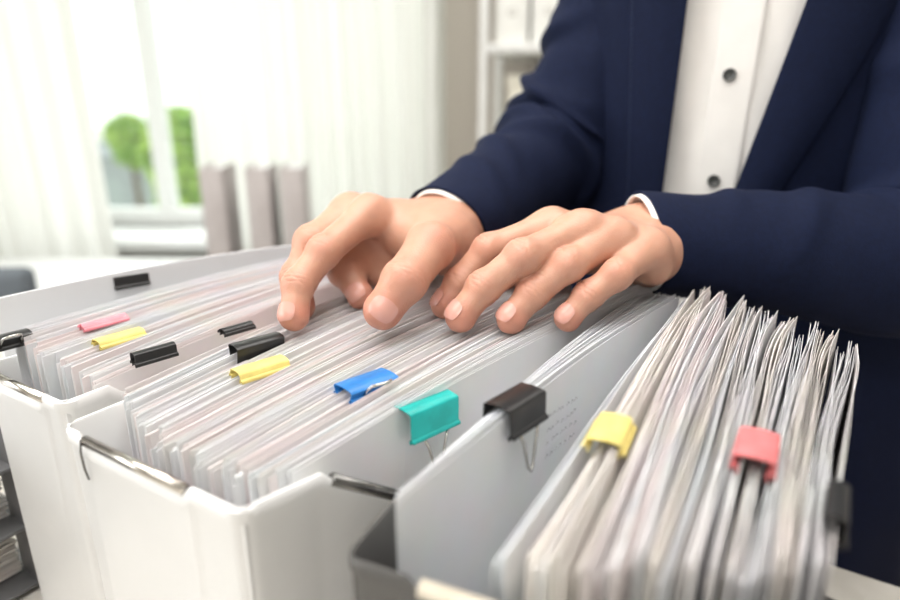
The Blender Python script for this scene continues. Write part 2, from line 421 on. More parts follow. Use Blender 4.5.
# ================================================================== PAPERS
# (near u, near v, far u, far v, top z near, top z far)
T1 = [(.182, -.456, .472, -.396, -.146, -.138), (.180, -.436, .470, -.391, -.151, -.140), (.178, -.417, .466, -.378, -.154, -.143),
      (.178, -.385, .466, -.362, -.156, -.143), (.180, -.3645, .461, -.330, -.159, -.144)]
T2 = [(.180, -.3285, .455, -.300, -.156, -.140), (.170, -.318, .455, -.278, -.161, -.139), (.166, -.290, .445, -.240, -.166, -.137), (.164, -.262, .440, -.205, -.166, -.136),
      (.164, -.237, .440, -.178, -.166, -.135), (.163, -.212, .440, -.146, -.166, -.134), (.184, -.1965, .468, -.110, -.167, -.133)]
TB = [(.174, -.1345, .462, -.120, -.150, -.136), (.172, -.1310, .460, -.104, -.149, -.136), (.166, -.128, .460, -.088, -.148, -.135)]
T3 = [(.174, -.098, .457, -.085, -.165, -.140), (.168, -.075, .458, -.080, -.154, -.134), (.168, -.062, .462, -.074, -.150, -.132), (.180, -.040, .468, -.054, -.147, -.136),
      (.192, -.010, .460, -.013, -.144, -.145), (.204, .016, .455, .020, -.144, -.154)]
def interp(T, v):
    T = np.array(T); return [np.interp(v, T[:, 1], T[:, k]) for k in range(6)]
HT = .200
def leaf(mb, c, dv, wave, wild, t=.00028, nu=18, nz=5, ht=None):
    """one sheet standing on its long edge, following the row table"""
    un, vn, uf, vf, zn, zf = c
    ht = ht or HT
    ph = rng.rand(4)*6.28; ph2 = wave['ph']
    jn = rng.normal()*.0012; ztop = rng.normal()*.0009*(1+1.6*wild); tilt = rng.normal()*.001*(1+.8*wild); ztop = min(ztop, .0016*(1+wild))
    jn_u = rng.normal()*.0012; curl = wild*(rng.normal()*.0008 + wave['c']); rag = wild*.0006; up = wild*rng.exponential(.0007)
    bend_near = wild*(rng.normal()*.0004 + wave['b'])
    A = []; B_ = []
    for i in range(nu):
        s = i/(nu-1)
        for j in range(nz):
            q = j/(nz-1)                                # 0 bottom, 1 top
            u = un+jn_u+(uf-un)*s; v = vn+(vf-vn)*s + jn*.3
            lat = wave['a']*math.sin(s*wave['f']+ph2)*(.4+.6*q) + .0003*math.sin(s*9+ph[0])*(1+1.2*wild)
            lat += bend_near*math.sin(q*3.2+ph[1]*.3)*(1-s)**2 + curl*q*max(0, s-.72)**2*9
            z = (zn+(zf-zn)*s + .006*math.sin(math.pi*s) + ztop + tilt*(s-.5) + up*max(0, s-.8)*4 + rag*math.sin(s*23+ph[2])*max(0, s-.5))
            zb = max(DT+.004, z-ht) if ht == HT else z-ht
            # sides of the box hold the feet a little closer together
            w = P(u, v+lat, zb+(z-zb)*q)
            A.append(w)
    n = np.array([BX[0], BX[1], 0])*t
    B_ = [w + Vector(n) for w in A]
    off = nu*nz
    fs = grid_faces(nu, nz, 0) + grid_faces(nu, nz, off, True)
    for i in range(nu-1):
        a = i*nz+nz-1; fs.append((a, a+off, a+nz+off, a+nz)); a = i*nz; fs.append((a, a+nz, a+nz+off, a+off))
    for j in range(nz-1):
        a = j; fs.append((a, a+off, a+1+off, a+1)); a = (nu-1)*nz+j; fs.append((a, a+1, a+1+off, a+off))
    mb.add(A+B_, fs)
PAPERS = []
def paper_row(T, v0, v1, pitch, per, wild, group, label, mats, gap=.0, amp=.0006):
    v = v0; k = 0
    while v < v1:
        nl = max(2, per + rng.randint(-1, 2)); mb = MB()
        wave = dict(c=rng.normal()*.003, b=rng.normal()*.0018, a=amp*rng.normal()*.6+amp, f=rng.uniform(2, 5), ph=(k*.25 + rng.rand()*1.2) if wild else rng.rand()*.8)
        dzn, dzf = rng.normal(size=2)*.0017*(1+.5*wild); dzn = min(dzn, .002); dzf = min(dzf, .0025*(1+wild))
        du = rng.normal()*.0022
        for _ in range(nl):
            if v >= v1: break
            c = interp(T, v); c[4] += dzn; c[5] += dzf; c[0] += du; c[2] += du
            leaf(mb, c, 0, wave, wild)
            v += pitch*(.8+.4*rng.rand())
        v += gap*rng.rand()
        o = mb.build('paper_document', random.choice(mats), smooth=True)
        e = o.modifiers.new('es', 'EDGE_SPLIT'); e.split_angle = math.radians(50)
        tag(o, label, 'document', group); PAPERS.append(o); k += 1
W_, C_, R_, K_, X_ = PM
paper_row(T1, -.455, -.3645, .00052, 5, .08, 'documents in the rear white box', 'thin white paper document standing upright in the rear white file box', [W_, W_, C_, C_, K_], gap=.0015)
paper_row(T2, -.3285, -.207, .00050, 6, .07, 'documents in the front white box', 'thin white paper document standing upright in the front white file box', [W_, W_, W_, C_, K_, X_], gap=.0014)
paper_row(T2, -.207, -.1965, .00040, 7, .04, 'documents held by the teal clip', 'white paper document in the bundle held by the teal clip', [W_, W_, K_], gap=.0002)
paper_row(TB, -.1342, -.1285, .00040, 7, .05, 'documents held by the large black clip', 'white paper document in the bundle under the black clip nearest the camera', [W_, C_], gap=.0002)
paper_row(T3, -.086, -.080, .0022, 3, .35, 'loose sheets beside the black clip', 'loose white sheets leaning between the nearest black clip and the fanned stack', [W_, C_], gap=.001, amp=.002)
paper_row(T3, -.076, -.036, .00056, 6, 1.0, 'documents left in the fanned stack', 'crumpled warm white document in the left half of the fanned right stack', [R_, R_, W_, K_, K_, X_], gap=.0006, amp=.0016)
paper_row(T3, -.036, .017, .00056, 6, 1.0, 'documents right in the fanned stack', 'crumpled white document in the right half of the fanned right stack', [W_, W_, C_, R_, X_], gap=.0006, amp=.0016)

ink = MB(); rk = random.Random(5); Ta, Tb = np.array(TB[-1]), None
for row in range(4):
    for k in range(7):
        s_ = .37+.016*k+rk.uniform(-.003, .003); u_ = Ta[0]+(Ta[2]-Ta[0])*s_; v_ = Ta[1]+(Ta[3]-Ta[1])*s_+.0011; z_ = -.158-.0075*row+rk.uniform(-.0006, .0006)
        q = [P(u_, v_, z_), P(u_+.0012, v_+.0002, z_+.0024), P(u_+.0024, v_+.0003, z_+.0004), P(u_+.0032, v_+.0004, z_+.0018)]
        ink.tube(q, .00013, 4)
M['ink'] = mat('grey_ink', (.30, .30, .32), .8); noise_col(M['ink'], (.26, .26, .28), (.34, .34, .36), 200)
bl = [o for o in PAPERS if o.get('group') == 'documents held by the large black clip'][-1]
ink.build('handwriting', M['ink'], bl)
def card_folder(label, c, m, th=.0016):
    mb = MB(); leaf(mb, c, 0, dict(a=.0002, f=2, ph=0, b=0, c=0), 0, t=th)
    o = mb.build('card_folder', m, smooth=True); e = o.modifiers.new('es', 'EDGE_SPLIT'); e.split_angle = math.radians(50)
    return tag(o, label, 'folder')
card_folder('tall white card folder at the back of the rear file box, black clip on top', [.186, -.497, .474, -.408, -.1305, -.1305], M['card'], .002)

# ================================================================== BINDER CLIPS
def binder_clip(label, colour, u, v, z, ang, length=.032, spine=.0135, height=.015, half=None, handles=(None, 'down'), tilt=0):
    """spine centre at (u,v,z); ang = extra rotation of the spine from the u axis; local x along the paper edge, y to the left (-v)"""
    m = CM[colour]
    root = empty('binder_clip', P(u, v, z), ANG+ang); root.rotation_euler = (tilt, 0, ANG+ang); tag(root, label, 'binder clip')
    t = .0005; hl = length/2; gap = half if half is not None else .0012
    prof = []                                     # (y,z) from left roll over the spine to the right roll
    def roll(sgn):
        c = (sgn*(gap+.0016), -height+.0008); r = .0016
        return [(c[0]+sgn*r*math.cos(a), c[1]+r*math.sin(a)) for a in np.linspace(-.2, math.pi*1.35, 9)[::-1]]
    lr = roll(-1); rr = roll(1)
    lr = [p for p in lr]; 
    left = [(-gap-.0016*2 if False else p[0], p[1]) for p in lr]
    path = left + [(-gap-.0014, -height+.003), (-spine/2+.0006, -.0012), (-spine/2+.0016, -.0002), (0, .0004), (spine/2-.0016, -.0002), (spine/2-.0006, -.0012), (gap+.0014, -height+.003)] + rr[::-1]
    nx = 7; vs = []; fs = []
    for i in range(nx):
        x = -hl + length*i/(nx-1)
        for (y, zz) in path: vs.append((x, y, zz))
    fs = grid_faces(nx, len(path))
    o = link('clip_body', vs, fs, m, root, True)
    so = o.modifiers.new('s', 'SOLIDIFY'); so.thickness = t; so.offset = 0
    e = o.modifiers.new('es', 'EDGE_SPLIT'); e.split_angle = math.radians(50)
    hw = length*.23
    for side, kind in zip((-1, 1), handles):
        if not kind: continue
        y0 = side*(gap+.0016); z0 = -height+.0012
        if kind == 'down':                      # handle folded down along the papers
            pts = [(-hw*1.15, y0, z0), (-hw*.8, y0+side*.0012, z0-.006), (-hw*.42, y0+side*.0018, z0-.017), (-hw*.30, y0+side*.002, z0-.021), (0, y0+side*.0022, z0-.0235), (hw*.30, y0+side*.002, z0-.021), (hw*.42, y0+side*.0018, z0-.017), (hw*.8, y0+side*.0012, z0-.006), (hw*1.15, y0, z0)]
        else:                                   # handle lying outwards over the neighbouring papers
            e0 = side*(spine/2+.001)
            pts = [(-hw*1.0, y0, z0), (-hw*.95, e0, z0+.005), (-hw*.85, e0+side*.004, z0+.0085), (-hw*.5, e0+side*.0075, z0+.010), (0, e0+side*.009, z0+.0105), (hw*.5, e0+side*.0075, z0+.010), (hw*.85, e0+side*.004, z0+.0085), (hw*.95, e0, z0+.005), (hw*1.0, y0, z0)]
        b = MB(); b.tube(pts, .00085, 8); b.build('wire_handle', M['wire'], root, smooth=True)
    return root
R = math.radians
# ang: negative turns the spine towards +v (right)
binder_clip('teal binder clip on the bundle at the front box edge', 'teal', .254, -.1740, -.1545, R(-15), length=.034, half=.0062, handles=('down', None), spine=.0165, height=.017)
binder_clip('blue binder clip with its ring handle, left of the teal clip', 'blue', .247, -.209, -.1480, R(-15), half=.006, handles=('out', None), height=.007, spine=.018)
binder_clip('black binder clip nearest the camera, on the separate white bundle', 'black', .253, -.1205, -.1375, R(-9), length=.030, spine=.017, half=.0068, handles=('down', None))
binder_clip('black binder clip just above the yellow clip near the fingers', 'black', .250, -.300, -.1440, R(-14), half=.003, handles=(None, None), height=.013, spine=.013)
binder_clip('yellow binder clip beside the black clip near the fingertips', 'yellow', .234, -.280, -.1500, R(-14), half=.005, handles=(None, None), height=.006, spine=.013)
binder_clip('slim black binder clip left of the black and yellow pair', 'black', .212, -.351, -.1475, R(-10), length=.026, spine=.008, half=.002, handles=(None, None), height=.008)
binder_clip('small flat black clip between papers, below the index fingertip', 'black', .262, -.333, -.1445, R(-10), length=.022, spine=.008, half=.0025, handles=(None, None), height=.004)
binder_clip('yellow binder clip in the rear box beside the pink one', 'yellow', .214, -.391, -.1470, R(-6), length=.030, spine=.011, half=.004, handles=(None, None), height=.005)
binder_clip('thin pink binder clip in the rear box', 'pink', .221, -.420, -.1440, R(-6), length=.030, spine=.006, half=.0025, handles=(None, None), height=.004)
binder_clip('black binder clip on the tall card folder at the back', 'black', .274, -.470, -.1312, R(-16), length=.026, spine=.006, half=.0015, handles=(None, None), height=.010)
binder_clip('black binder clip with wire handle at the left edge', 'black', .172, -.447, -.1455, R(-6), length=.026, spine=.013, half=.003, handles=('out', None), height=.008)
binder_clip('yellow binder clip on the fanned stack at the right', 'yellow', .243, -.070, -.1350, R(6), length=.026, spine=.0155, half=.006, handles=(None, None), height=.006)
binder_clip('coral red binder clip on the fanned stack at the far right', 'red', .259, -.014, -.1335, R(2), length=.026, spine=.0165, half=.005, handles=(None, None), height=.008)
binder_clip('dark binder clip on the outermost sheets at the right edge', 'black', .238, .0155, -.1365, R(0), length=.026, spine=.008, half=.0015, handles=(None, None), height=.012)

exec_people = True
# ================================================================== IMPLICIT SURFACES (body)
def rcone(X, a, b, ra, rb):
    a = np.asarray(a, np.float32); b = np.asarray(b, np.float32); ba = b-a
    h = np.clip(((X-a)@ba)/max(1e-12, ba@ba), 0, 1)
    d = X-a-h[:, None]*ba
    return np.sqrt((d*d).sum(1)) - (ra+(rb-ra)*h)
def ell(X, c, r, Rm=None):
    d = X-np.asarray(c, np.float32)
    if Rm is not None: d = d@np.asarray(Rm, np.float32).T
    r = np.asarray(r, np.float32); k = np.sqrt(((d/r)**2).sum(1)); return (k-1)*r.min()
def smin(a, b, k):
    h = np.clip(k-np.abs(a-b), 0, None)/k
    return np.minimum(a, b)-h*h*k*.25
def surface_net(f, lo, hi, h, lip=1.0):
    lo = np.array(lo); hi = np.array(hi); C = 4
    n = (np.ceil((hi-lo)/(h*C)).astype(int)+1)
    ax = [lo[i]+(np.arange(n[i])+.5)*h*C-.5*h for i in range(3)]
    G = np.stack(np.meshgrid(*ax, indexing='ij'), -1).reshape(-1, 3).astype(np.float32)
    co = f(G).reshape(n)
    F = np.repeat(np.repeat(np.repeat(co, C, 0), C, 1), C, 2).astype(np.float32)
    blk = np.argwhere(np.abs(co) < h*C*1.6*lip)
    o = np.stack(np.meshgrid(*[np.arange(C)]*3, indexing='ij'), -1).reshape(-1, 3)
    idx = (blk[:, None, :]*C + o[None]).reshape(-1, 3)
    for s in range(0, len(idx), 400000):
        q = idx[s:s+400000]; X = (lo + q*h).astype(np.float32)
        F[q[:, 0], q[:, 1], q[:, 2]] = f(X)
    sg = F < 0
    c = np.zeros(tuple(np.array(F.shape)-1), np.int8)
    for dx in (0, 1):
        for dy in (0, 1):
            for dz in (0, 1):
                c += sg[dx:F.shape[0]-1+dx, dy:F.shape[1]-1+dy, dz:F.shape[2]-1+dz]
    cells = np.argwhere((c > 0) & (c < 8))
    vid = -np.ones(c.shape, np.int64); vid[cells[:, 0], cells[:, 1], cells[:, 2]] = np.arange(len(cells))
    corners = [(x, y, z) for x in (0, 1) for y in (0, 1) for z in (0, 1)]
    val = {k: F[cells[:, 0]+k[0], cells[:, 1]+k[1], cells[:, 2]+k[2]] for k in corners}
    acc = np.zeros((len(cells), 3)); cnt = np.zeros(len(cells))
    for a in corners:
        for ax_ in range(3):
            if a[ax_]: continue
            b_ = list(a); b_[ax_] = 1; b_ = tuple(b_)
            va, vb = val[a], val[b_]; m = (va < 0) != (vb < 0)
            t = np.where(m, va/(va-vb+1e-20), 0)
            p = np.tile(np.array(a, float), (len(cells), 1)); p[:, ax_] += t
            acc[m] += p[m]; cnt[m] += 1
    V = lo + (cells+acc/cnt[:, None])*h
    Q = []
    for ax_ in range(3):
        s0 = [slice(None)]*3; s1 = [slice(None)]*3; s0[ax_] = slice(0, -1); s1[ax_] = slice(1, None)
        A_ = sg[tuple(s0)]; B_ = sg[tuple(s1)]; e = np.argwhere(A_ != B_); inside = A_[e[:, 0], e[:, 1], e[:, 2]]
        o1, o2 = [k for k in range(3) if k != ax_]
        ok = (e[:, o1] > 0) & (e[:, o2] > 0) & (e[:, o1] < c.shape[o1]) & (e[:, o2] < c.shape[o2]); e = e[ok]; inside = inside[ok]
        def g(d1, d2):
            q = e.copy(); q[:, o1] += d1; q[:, o2] += d2; return vid[q[:, 0], q[:, 1], q[:, 2]]
        quad = np.stack([g(-1, -1), g(0, -1), g(0, 0), g(-1, 0)], 1)
        flip = ~inside if ax_ != 1 else inside
        quad[flip] = quad[flip][:, ::-1]; Q.append(quad)
    return V, np.concatenate(Q)

w3 = lambda t: np.array(P(*t))
class Hand:
    def __init__(s, wrist, fore, fingers, thumb, radii, wr, palm=None):
        s.fill = []
        s.w = w3(wrist); s.fore = np.array(fore); s.f = [[w3(p) for p in f] for f in fingers]; s.t = [w3(p) for p in thumb]
        s.rad = radii; s.wr = wr
        kn = np.mean([f[0] for f in s.f], 0)
        axis = kn-s.w; axis /= np.linalg.norm(axis)
        across = s.f[3][0]-s.f[0][0]; across -= axis*(across@axis); across /= np.linalg.norm(across)
        n = np.cross(axis, across); n /= np.linalg.norm(n)
        if n@(np.array([0, 0, 1.])) < 0: n = -n
        s.axis, s.across, s.n = axis, across, n
        s.wp = [s.w + across*o for o in (-.0135, -.005, .005, .0135)]
        s.dors = []
        for f in s.f+[s.t]:
            a, b_, c = f[-3], f[-2], f[-1]
            ax = (c-b_)/np.linalg.norm(c-b_)
            if f is s.t: d = np.array([.25, -1, .55])
            else:
                d = a-f[0] if len(f) > 3 else a-s.w; d[2] = 0; d = d/np.linalg.norm(d)+np.array([0, 0, .7])
            d = d-ax*(d@ax); s.dors.append(d/np.linalg.norm(d))
    def field(s, X):
        n = s.n.astype(np.float32)
        # palm from metacarpals, sunk so that the knuckles sit on the back
        d = None
        mr = (.0112, .0112, .0108, .0100)
        for i in range(4):
            a = s.wp[i]-n*.001; b_ = s.f[i][0]-n*.0020
            q = rcone(X, a, b_, .0155, mr[i])
            d = q if d is None else smin(d, q, .018)
        # palm pads
        q = rcone(X, s.w+s.across*.012-n*.008+s.axis*.012, s.f[3][0]-n*.013-s.axis*.012, .013, .011); d = smin(d, q, .014)
        q = rcone(X, s.w-s.across*.010-n*.006+s.axis*.010, s.t[0], .0155, .0150); d = smin(d, q, .014)
        q = rcone(X, (s.t[0]+s.f[0][0])/2-n*.012, (s.w+s.f[1][0])/2-n*.012, .0105, .011); d = smin(d, q, .018)
        # web between thumb and index
        q = rcone(X, s.t[0]*.55+s.f[0][0]*.45-n*.004, s.t[1]*.25+s.f[0][0]*.4+s.w*.35-n*.004, .0085, .0085); d = smin(d, q, .022)
        # wrist and forearm
        for o in (-.012, .012):
            q = rcone(X, s.w+s.across*o*.75, s.fore+s.across*o*.5, s.wr, .026); d = smin(d, q, .02)
        for (a, b_, ra_) in s.fill:
            d = smin(d, rcone(X, a, b_, ra_, ra_), .010)
        # tendons on the back and knuckle bones
        for i in range(4):
            k = s.f[i][0]
            q = rcone(X, s.w*.55+k*.45+n*.0080, k+n*.0050, .0018, .0026); d = smin(d, q, .010)
            pass
        out = d
        for i, f in enumerate(s.f+[s.t]):
            r = s.rad[i]; m = len(f); e = None
            for j in range(m-1):
                a, b_ = f[j], f[j+1]; ra, rb = r[j], r[j+1]
                if j == m-2: b_ = b_
                mid = (a+b_)/2; rm = (ra+rb)/2*.99
                q = np.minimum(rcone(X, a, mid, ra, rm), rcone(X, mid, b_, rm, rb))
                e = q if e is None else smin(e, q, .004)
            # pulp of the finger end and knobby joints
            dn = s.dors[i]; ax = (f[-1]-f[-2]); ax /= np.linalg.norm(ax)
            e = smin(e, ell(X, f[-1]-dn*.0012+ax*.001, (r[-1]*.98,)*3), .003)
            for j in range(1, m-1):
                e = smin(e, ell(X, f[j]+dn*.0007, (r[j]*.95,)*3), .005)
            out = smin(smin(d, e, .014), out, .0016) if i < 4 else smin(out, e, .026)
        return out
    def mesh(s, h=.0009):
        pts = np.array([p for f in s.f+[s.t] for p in f]+[s.w, s.fore]); lo = pts.min(0)-.042; hi = pts.max(0)+.042
        V, Q = surface_net(s.field, lo, hi, h)
        # normals by gradient
        e = .0006; X = V.astype(np.float32); Nn = np.stack([s.field(X+np.array([e if i == k else 0 for k in range(3)], np.float32))-s.field(X-np.array([e if i == k else 0 for k in range(3)], np.float32)) for i in range(3)], 1)
        Nn /= (np.linalg.norm(Nn, axis=1, keepdims=True)+1e-9)
        red = np.zeros(len(V)); disp = np.zeros(len(V))
        for i, f in enumerate(s.f+[s.t]):
            dn = s.dors[i]; r = s.rad[i]
            for j in range(1, len(f)):
                d = np.linalg.norm(V-f[j], axis=1)
                red += (.75 if j < len(f)-1 else .95)*np.exp(-(d/(r[j]*1.15))**4)*(1 if j == len(f)-1 else np.clip(Nn@dn, 0, 1))
            for j in range(1, len(f)-1):
                ax = f[j+1]-f[j-1]; ax /= np.linalg.norm(ax); rel = V-f[j]; s_ = rel@ax; near = np.linalg.norm(rel, axis=1) < r[j]*1.75
                lat = rel@np.cross(ax, dn)
                for o, dp in ((-.0036, .00030), (-.0016, .00050), (.0004, .00055), (.0026, .00038)):
                    g = np.exp(-((s_-o-.0009*np.sin(lat*500+o*900+i))/.00050)**2)*np.clip((Nn@dn)*1.6-.3, 0, 1)
                    disp -= dp*g*near
                # inner crease
                g = np.exp(-(s_/.0007)**2)*np.clip(-(Nn@dn), 0, 1); disp -= .0006*g*near
        for k in [f[0] for f in s.f]:
            red += .42*np.exp(-(np.linalg.norm(V-k, axis=1)/.011)**4)
        # wrinkles of the web and low-frequency unevenness
        disp += .00018*np.sin(V@np.array([310, 140, -90.]))*np.sin(V@np.array([-120, 260, 150.]))
        V = V + Nn*disp[:, None]
        return V, Q, np.clip(red, 0, 1)
def nail(parent, H, tipc, prev, dn, r, w=None, ln=.0108):
    ax = (tipc-prev); ax /= np.linalg.norm(ax); dn = dn-ax*(dn@ax); dn /= np.linalg.norm(dn); sd = np.cross(ax, dn)
    n1, n2 = 12, 11; vs = []; fs = []
    hw = w or .80
    for i in range(n1):
        t = i/(n1-1)
        for j in range(n2):
            q = (j/(n2-1)*2-1)
            l = -.0046+ln*t*(1-.10*q*q) - .0012*(1-t)*( 1-q*q)
            wd = hw*(.90+.10*math.sin(t*3.0))
            if t < .15: wd *= .86+.14*t/.15
            if t > .8: wd *= 1-.10*(t-.8)/.2
            a = q*wd
            rr = r*1.0+.00035 - .0040*max(0, l/ r-.25)**2
            vs.append(tipc + ax*l + dn*(rr*math.cos(a)*1.0) + sd*(r*math.sin(a)))
    n = n1*n2; VV = np.array(vs)
    def grad(Y): return np.stack([H.field((Y+np.eye(3)[k]*5e-4).astype(np.float32))-H.field((Y-np.eye(3)[k]*5e-4).astype(np.float32)) for k in range(3)], 1)/1e-3
    for _ in range(4):
        g = grad(VV); g /= np.linalg.norm(g, axis=1, keepdims=True)+1e-9
        VV = VV + g*(.0009-H.field(VV.astype(np.float32)))[:, None]
    VV = VV - POFF; vs = list(VV); up = list(VV-g*.0016)
    fs = grid_faces(n1, n2, 0) + grid_faces(n1, n2, n, True)
    ring = [i*n2 for i in range(n1)] + [(n1-1)*n2+j for j in range(1, n2)] + [i*n2+n2-1 for i in range(n1-2, -1, -1)] + [j for j in range(n2-2, 0, -1)]
    for k in range(len(ring)):
        a, b_ = ring[k], ring[(k+1) % len(ring)]; fs.append((a, b_, b_+n, a+n))
    o = link('fingernail', vs+up, fs, M['nail'], parent, True)
    e = o.modifiers.new('es', 'EDGE_SPLIT'); e.split_angle = math.radians(55)
    return o

# ---- joints (u, v, z)
K = 1.06
def sc(p): return tuple(K*x for x in p)
def scl(l): return [[sc(p) for p in f] for f in l]
RA = [tuple(K*x for x in r_) for r_ in ((.0108, .0098, .0091, .0084), (.0112, .0101, .0095, .0088), (.0108, .0097, .0091, .0084), (.0098, .0087, .0081, .0075))]
WL = sc((.449, -.115, -.098)); WR = sc((.412, -.258, -.094))
ELR = np.array([.119, .697, -.051+CAMZ]); ELL = np.array([.385, .500, -.133+CAMZ])
def toward(w, e, d): w = w3(w); return w + (e-w)/np.linalg.norm(e-w)*d
HL = Hand(wrist=WL, fore=toward(WL, ELL, .09),
    fingers=scl([[(.381, -.160, -.0795), (.348, -.188, -.0915), (.334, -.201, -.1115), (.323, -.206, -.124)],
             [(.374, -.136, -.0780), (.331, -.156, -.0885), (.316, -.174, -.1065), (.303, -.182, -.122)],
             [(.386, -.119, -.0835), (.345, -.133, -.0935), (.331, -.149, -.1100), (.318, -.156, -.123)],
             [(.400, -.100, -.0905), (.358, -.107, -.0985), (.347, -.120, -.1110), (.337, -.128, -.123)]]),
    thumb=[sc(p) for p in [(.425, -.168, -.100), (.400, -.190, -.114), (.388, -.200, -.122)]],
    radii=RA+[(.0145, .0115, .0105)], wr=.0235)
HR = Hand(wrist=WR, fore=toward(WR, ELR, .09),
    fingers=scl([[(.336, -.276, -.0745), (.291, -.277, -.0925), (.271, -.281, -.110), (.260, -.276, -.126)],
             [(.346, -.302, -.077), (.305, -.300, -.092), (.288, -.300, -.112), (.280, -.291, -.128)],
             [(.368, -.306, -.083), (.338, -.303, -.095), (.322, -.288, -.113), (.316, -.270, -.127)],
             [(.388, -.304, -.090), (.364, -.296, -.104), (.350, -.280, -.118), (.344, -.264, -.128)]]),
    thumb=[sc(p) for p in [(.372, -.236, -.094), (.324, -.217, -.088), (.290, -.213, -.102), (.277, -.219, -.117)]],
    radii=[tuple(x*1.05 for x in r_) for r_ in RA]+[tuple(K*x for x in (.0175, .0150, .0130, .0113))], wr=.0235)

HR.fill = [(HR.f[2][1]*.6+HR.f[2][2]*.4, HR.t[0]*.6+HR.f[3][0]*.4-np.array([0, 0, .016]), .013), (HR.f[3][2], HR.f[2][2], .0085), (HR.f[3][1], HR.t[0]-np.array([0, 0, .010]), .013), (HR.f[1][1], HR.f[2][1], .008)]
# ---- torso frame (world xy relative to camera)
TR = np.array([.9404, -.3401]); TF = np.array([-.3401, -.9404]); TC = np.array([.285, .690])
def tor(x, y, z):                  # x to the picture's right across the body, y towards the camera, z rel. camera
    q = TC + TR*x + TF*y; return np.array([q[0], q[1], z+CAMZ])
SHR = tor(-.085, -.012, .205); SHL = tor(.165, 0.0, .195)
ELR = np.array([.119, .697, -.051+CAMZ]); ELL = np.array([.385, .500, -.133+CAMZ])
def body_field(X):
    d = rcone(X, tor(0, -.02, .16), tor(0, -.01, -.12), .088, .085)
    d = smin(d, rcone(X, tor(-.075, -.01, .17), tor(.075, -.01, .17), .070, .070), .05)
    d = smin(d, rcone(X, tor(-.055, -.01, -.2), tor(.055, -.01, -.2), .085, .085), .06)
    d = smin(d, rcone(X, tor(0, -.01, .2), tor(0, .015, .35), .055, .050), .05)
    for sh, el, wr in ((SHR, ELR, HR.fore), (SHL, ELL, HL.fore)):
        a = rcone(X, sh, el, .044, .036); a = smin(a, rcone(X, el, wr, .036, .028), .02); d = smin(d, a, .05)
    hip = [(tor(-.085, 0, -.25), tor(-.09, .02, -.68), tor(-.095, 0, -1.06)), (tor(.085, 0, -.25), tor(.09, .02, -.68), tor(.095, 0, -1.06))]
    for a, b_, c in hip:
        q = rcone(X, a, b_, .075, .05); q = smin(q, rcone(X, b_, c, .048, .036), .03); d = smin(d, q, .05)
    # head looking down at the papers
    hc = tor(0, .045, .475)
    h = ell(X, hc, (.078, .095, .105)); h = smin(h, ell(X, tor(0, .095, .425), (.050, .050, .055)), .03)
    h = smin(h, rcone(X, tor(0, .135, .485), tor(0, .158, .452), .008, .013), .012)
    h = smin(h, rcone(X, tor(-.02, .135, .415), tor(.02, .135, .415), .007, .007), .01)
    for s_ in (-1, 1):
        h = smin(h, ell(X, tor(s_*.082, .035, .47), (.012, .018, .032)), .006)
        h = np.maximum(h, -ell(X, tor(s_*.032, .142, .487), (.014, .012, .009)))
    return smin(d, h, .03)

person = empty('person', tuple(tor(0, 0, -CAMZ)))
tag(person, 'person in a navy suit and white shirt, both hands on the papers', 'person')
PL = person.location.copy()
def plink(name, V, F, m, parent, smooth=True):
    """mesh given in world coordinates, parented below the person"""
    base = PL if parent is person or parent.parent is person else PL
    V = [(v[0]-PL[0], v[1]-PL[1], v[2]-PL[2]) for v in V]
    return link(name, V, F, m, parent, smooth)
Vs = []; Qs = []; Rs = []; off = 0
pts = [tor(-.2, -.2, -1.11), tor(.25, .2, .62)]
Vb, Qb = surface_net(body_field, (-.06, .38, CAMZ-1.12), (.60, .92, CAMZ+.62), .0075)
for V_, Q_, r_ in ((Vb, Qb, np.zeros(len(Vb))), HL.mesh(), HR.mesh()):
    Vs.append(V_); Qs.append(Q_+off); Rs.append(r_); off += len(V_)
V_ = np.concatenate(Vs)-np.array(PL); Q_ = np.concatenate(Qs); R_2 = np.concatenate(Rs)
me = bpy.data.meshes.new('body'); me.from_pydata(V_.tolist(), [], Q_.tolist()); me.update()
me.polygons.foreach_set('use_smooth', [True]*len(me.polygons)); me.materials.append(M['skin'])
at_ = me.attributes.new('redness', 'FLOAT', 'POINT'); at_.data.foreach_set('value', R_2.astype(np.float32))
body = bpy.data.objects.new('body', me); COL.objects.link(body); body.parent = person
sm = body.modifiers.new('sm', 'SMOOTH'); sm.factor = .35; sm.iterations = 1
POFF = np.array(PL)
for H_ in (HL, HR):
    for i, f in enumerate(H_.f+[H_.t]):
        nail(body, H_, f[-1], f[-2], H_.dors[i], H_.rad[i][-1], w=None if i < 4 else .74, ln=.0118 if i < 4 else .0135)
# eyes and hair
for s_ in (-1, 1):
    c = tor(s_*.032, .128, .487)-POFF; b = MB(); n = 12
    loops = [[(c[0]+.012*math.sin(t)*math.cos(a), c[1]+.012*math.sin(t)*math.sin(a), c[2]+.012*math.cos(t)) for a in np.linspace(0, 2*math.pi, 16, endpoint=False)] for t in np.linspace(.05, math.pi-.05, n)]
    loft(b, loops); b.build('eye', M['eye'], body, smooth=True)
def hair_field(X):
    h = ell(X, tor(0, .032, .492), (.088, .104, .108)); cut = ell(X, tor(0, .150, .425), (.085, .085, .105)); return np.maximum(h, -cut)
Vh, Qh = surface_net(hair_field, tor(0, .03, .48)-.16, tor(0, .03, .48)+.16, .006)
plink('hair', Vh, Qh, M['hair'], person)

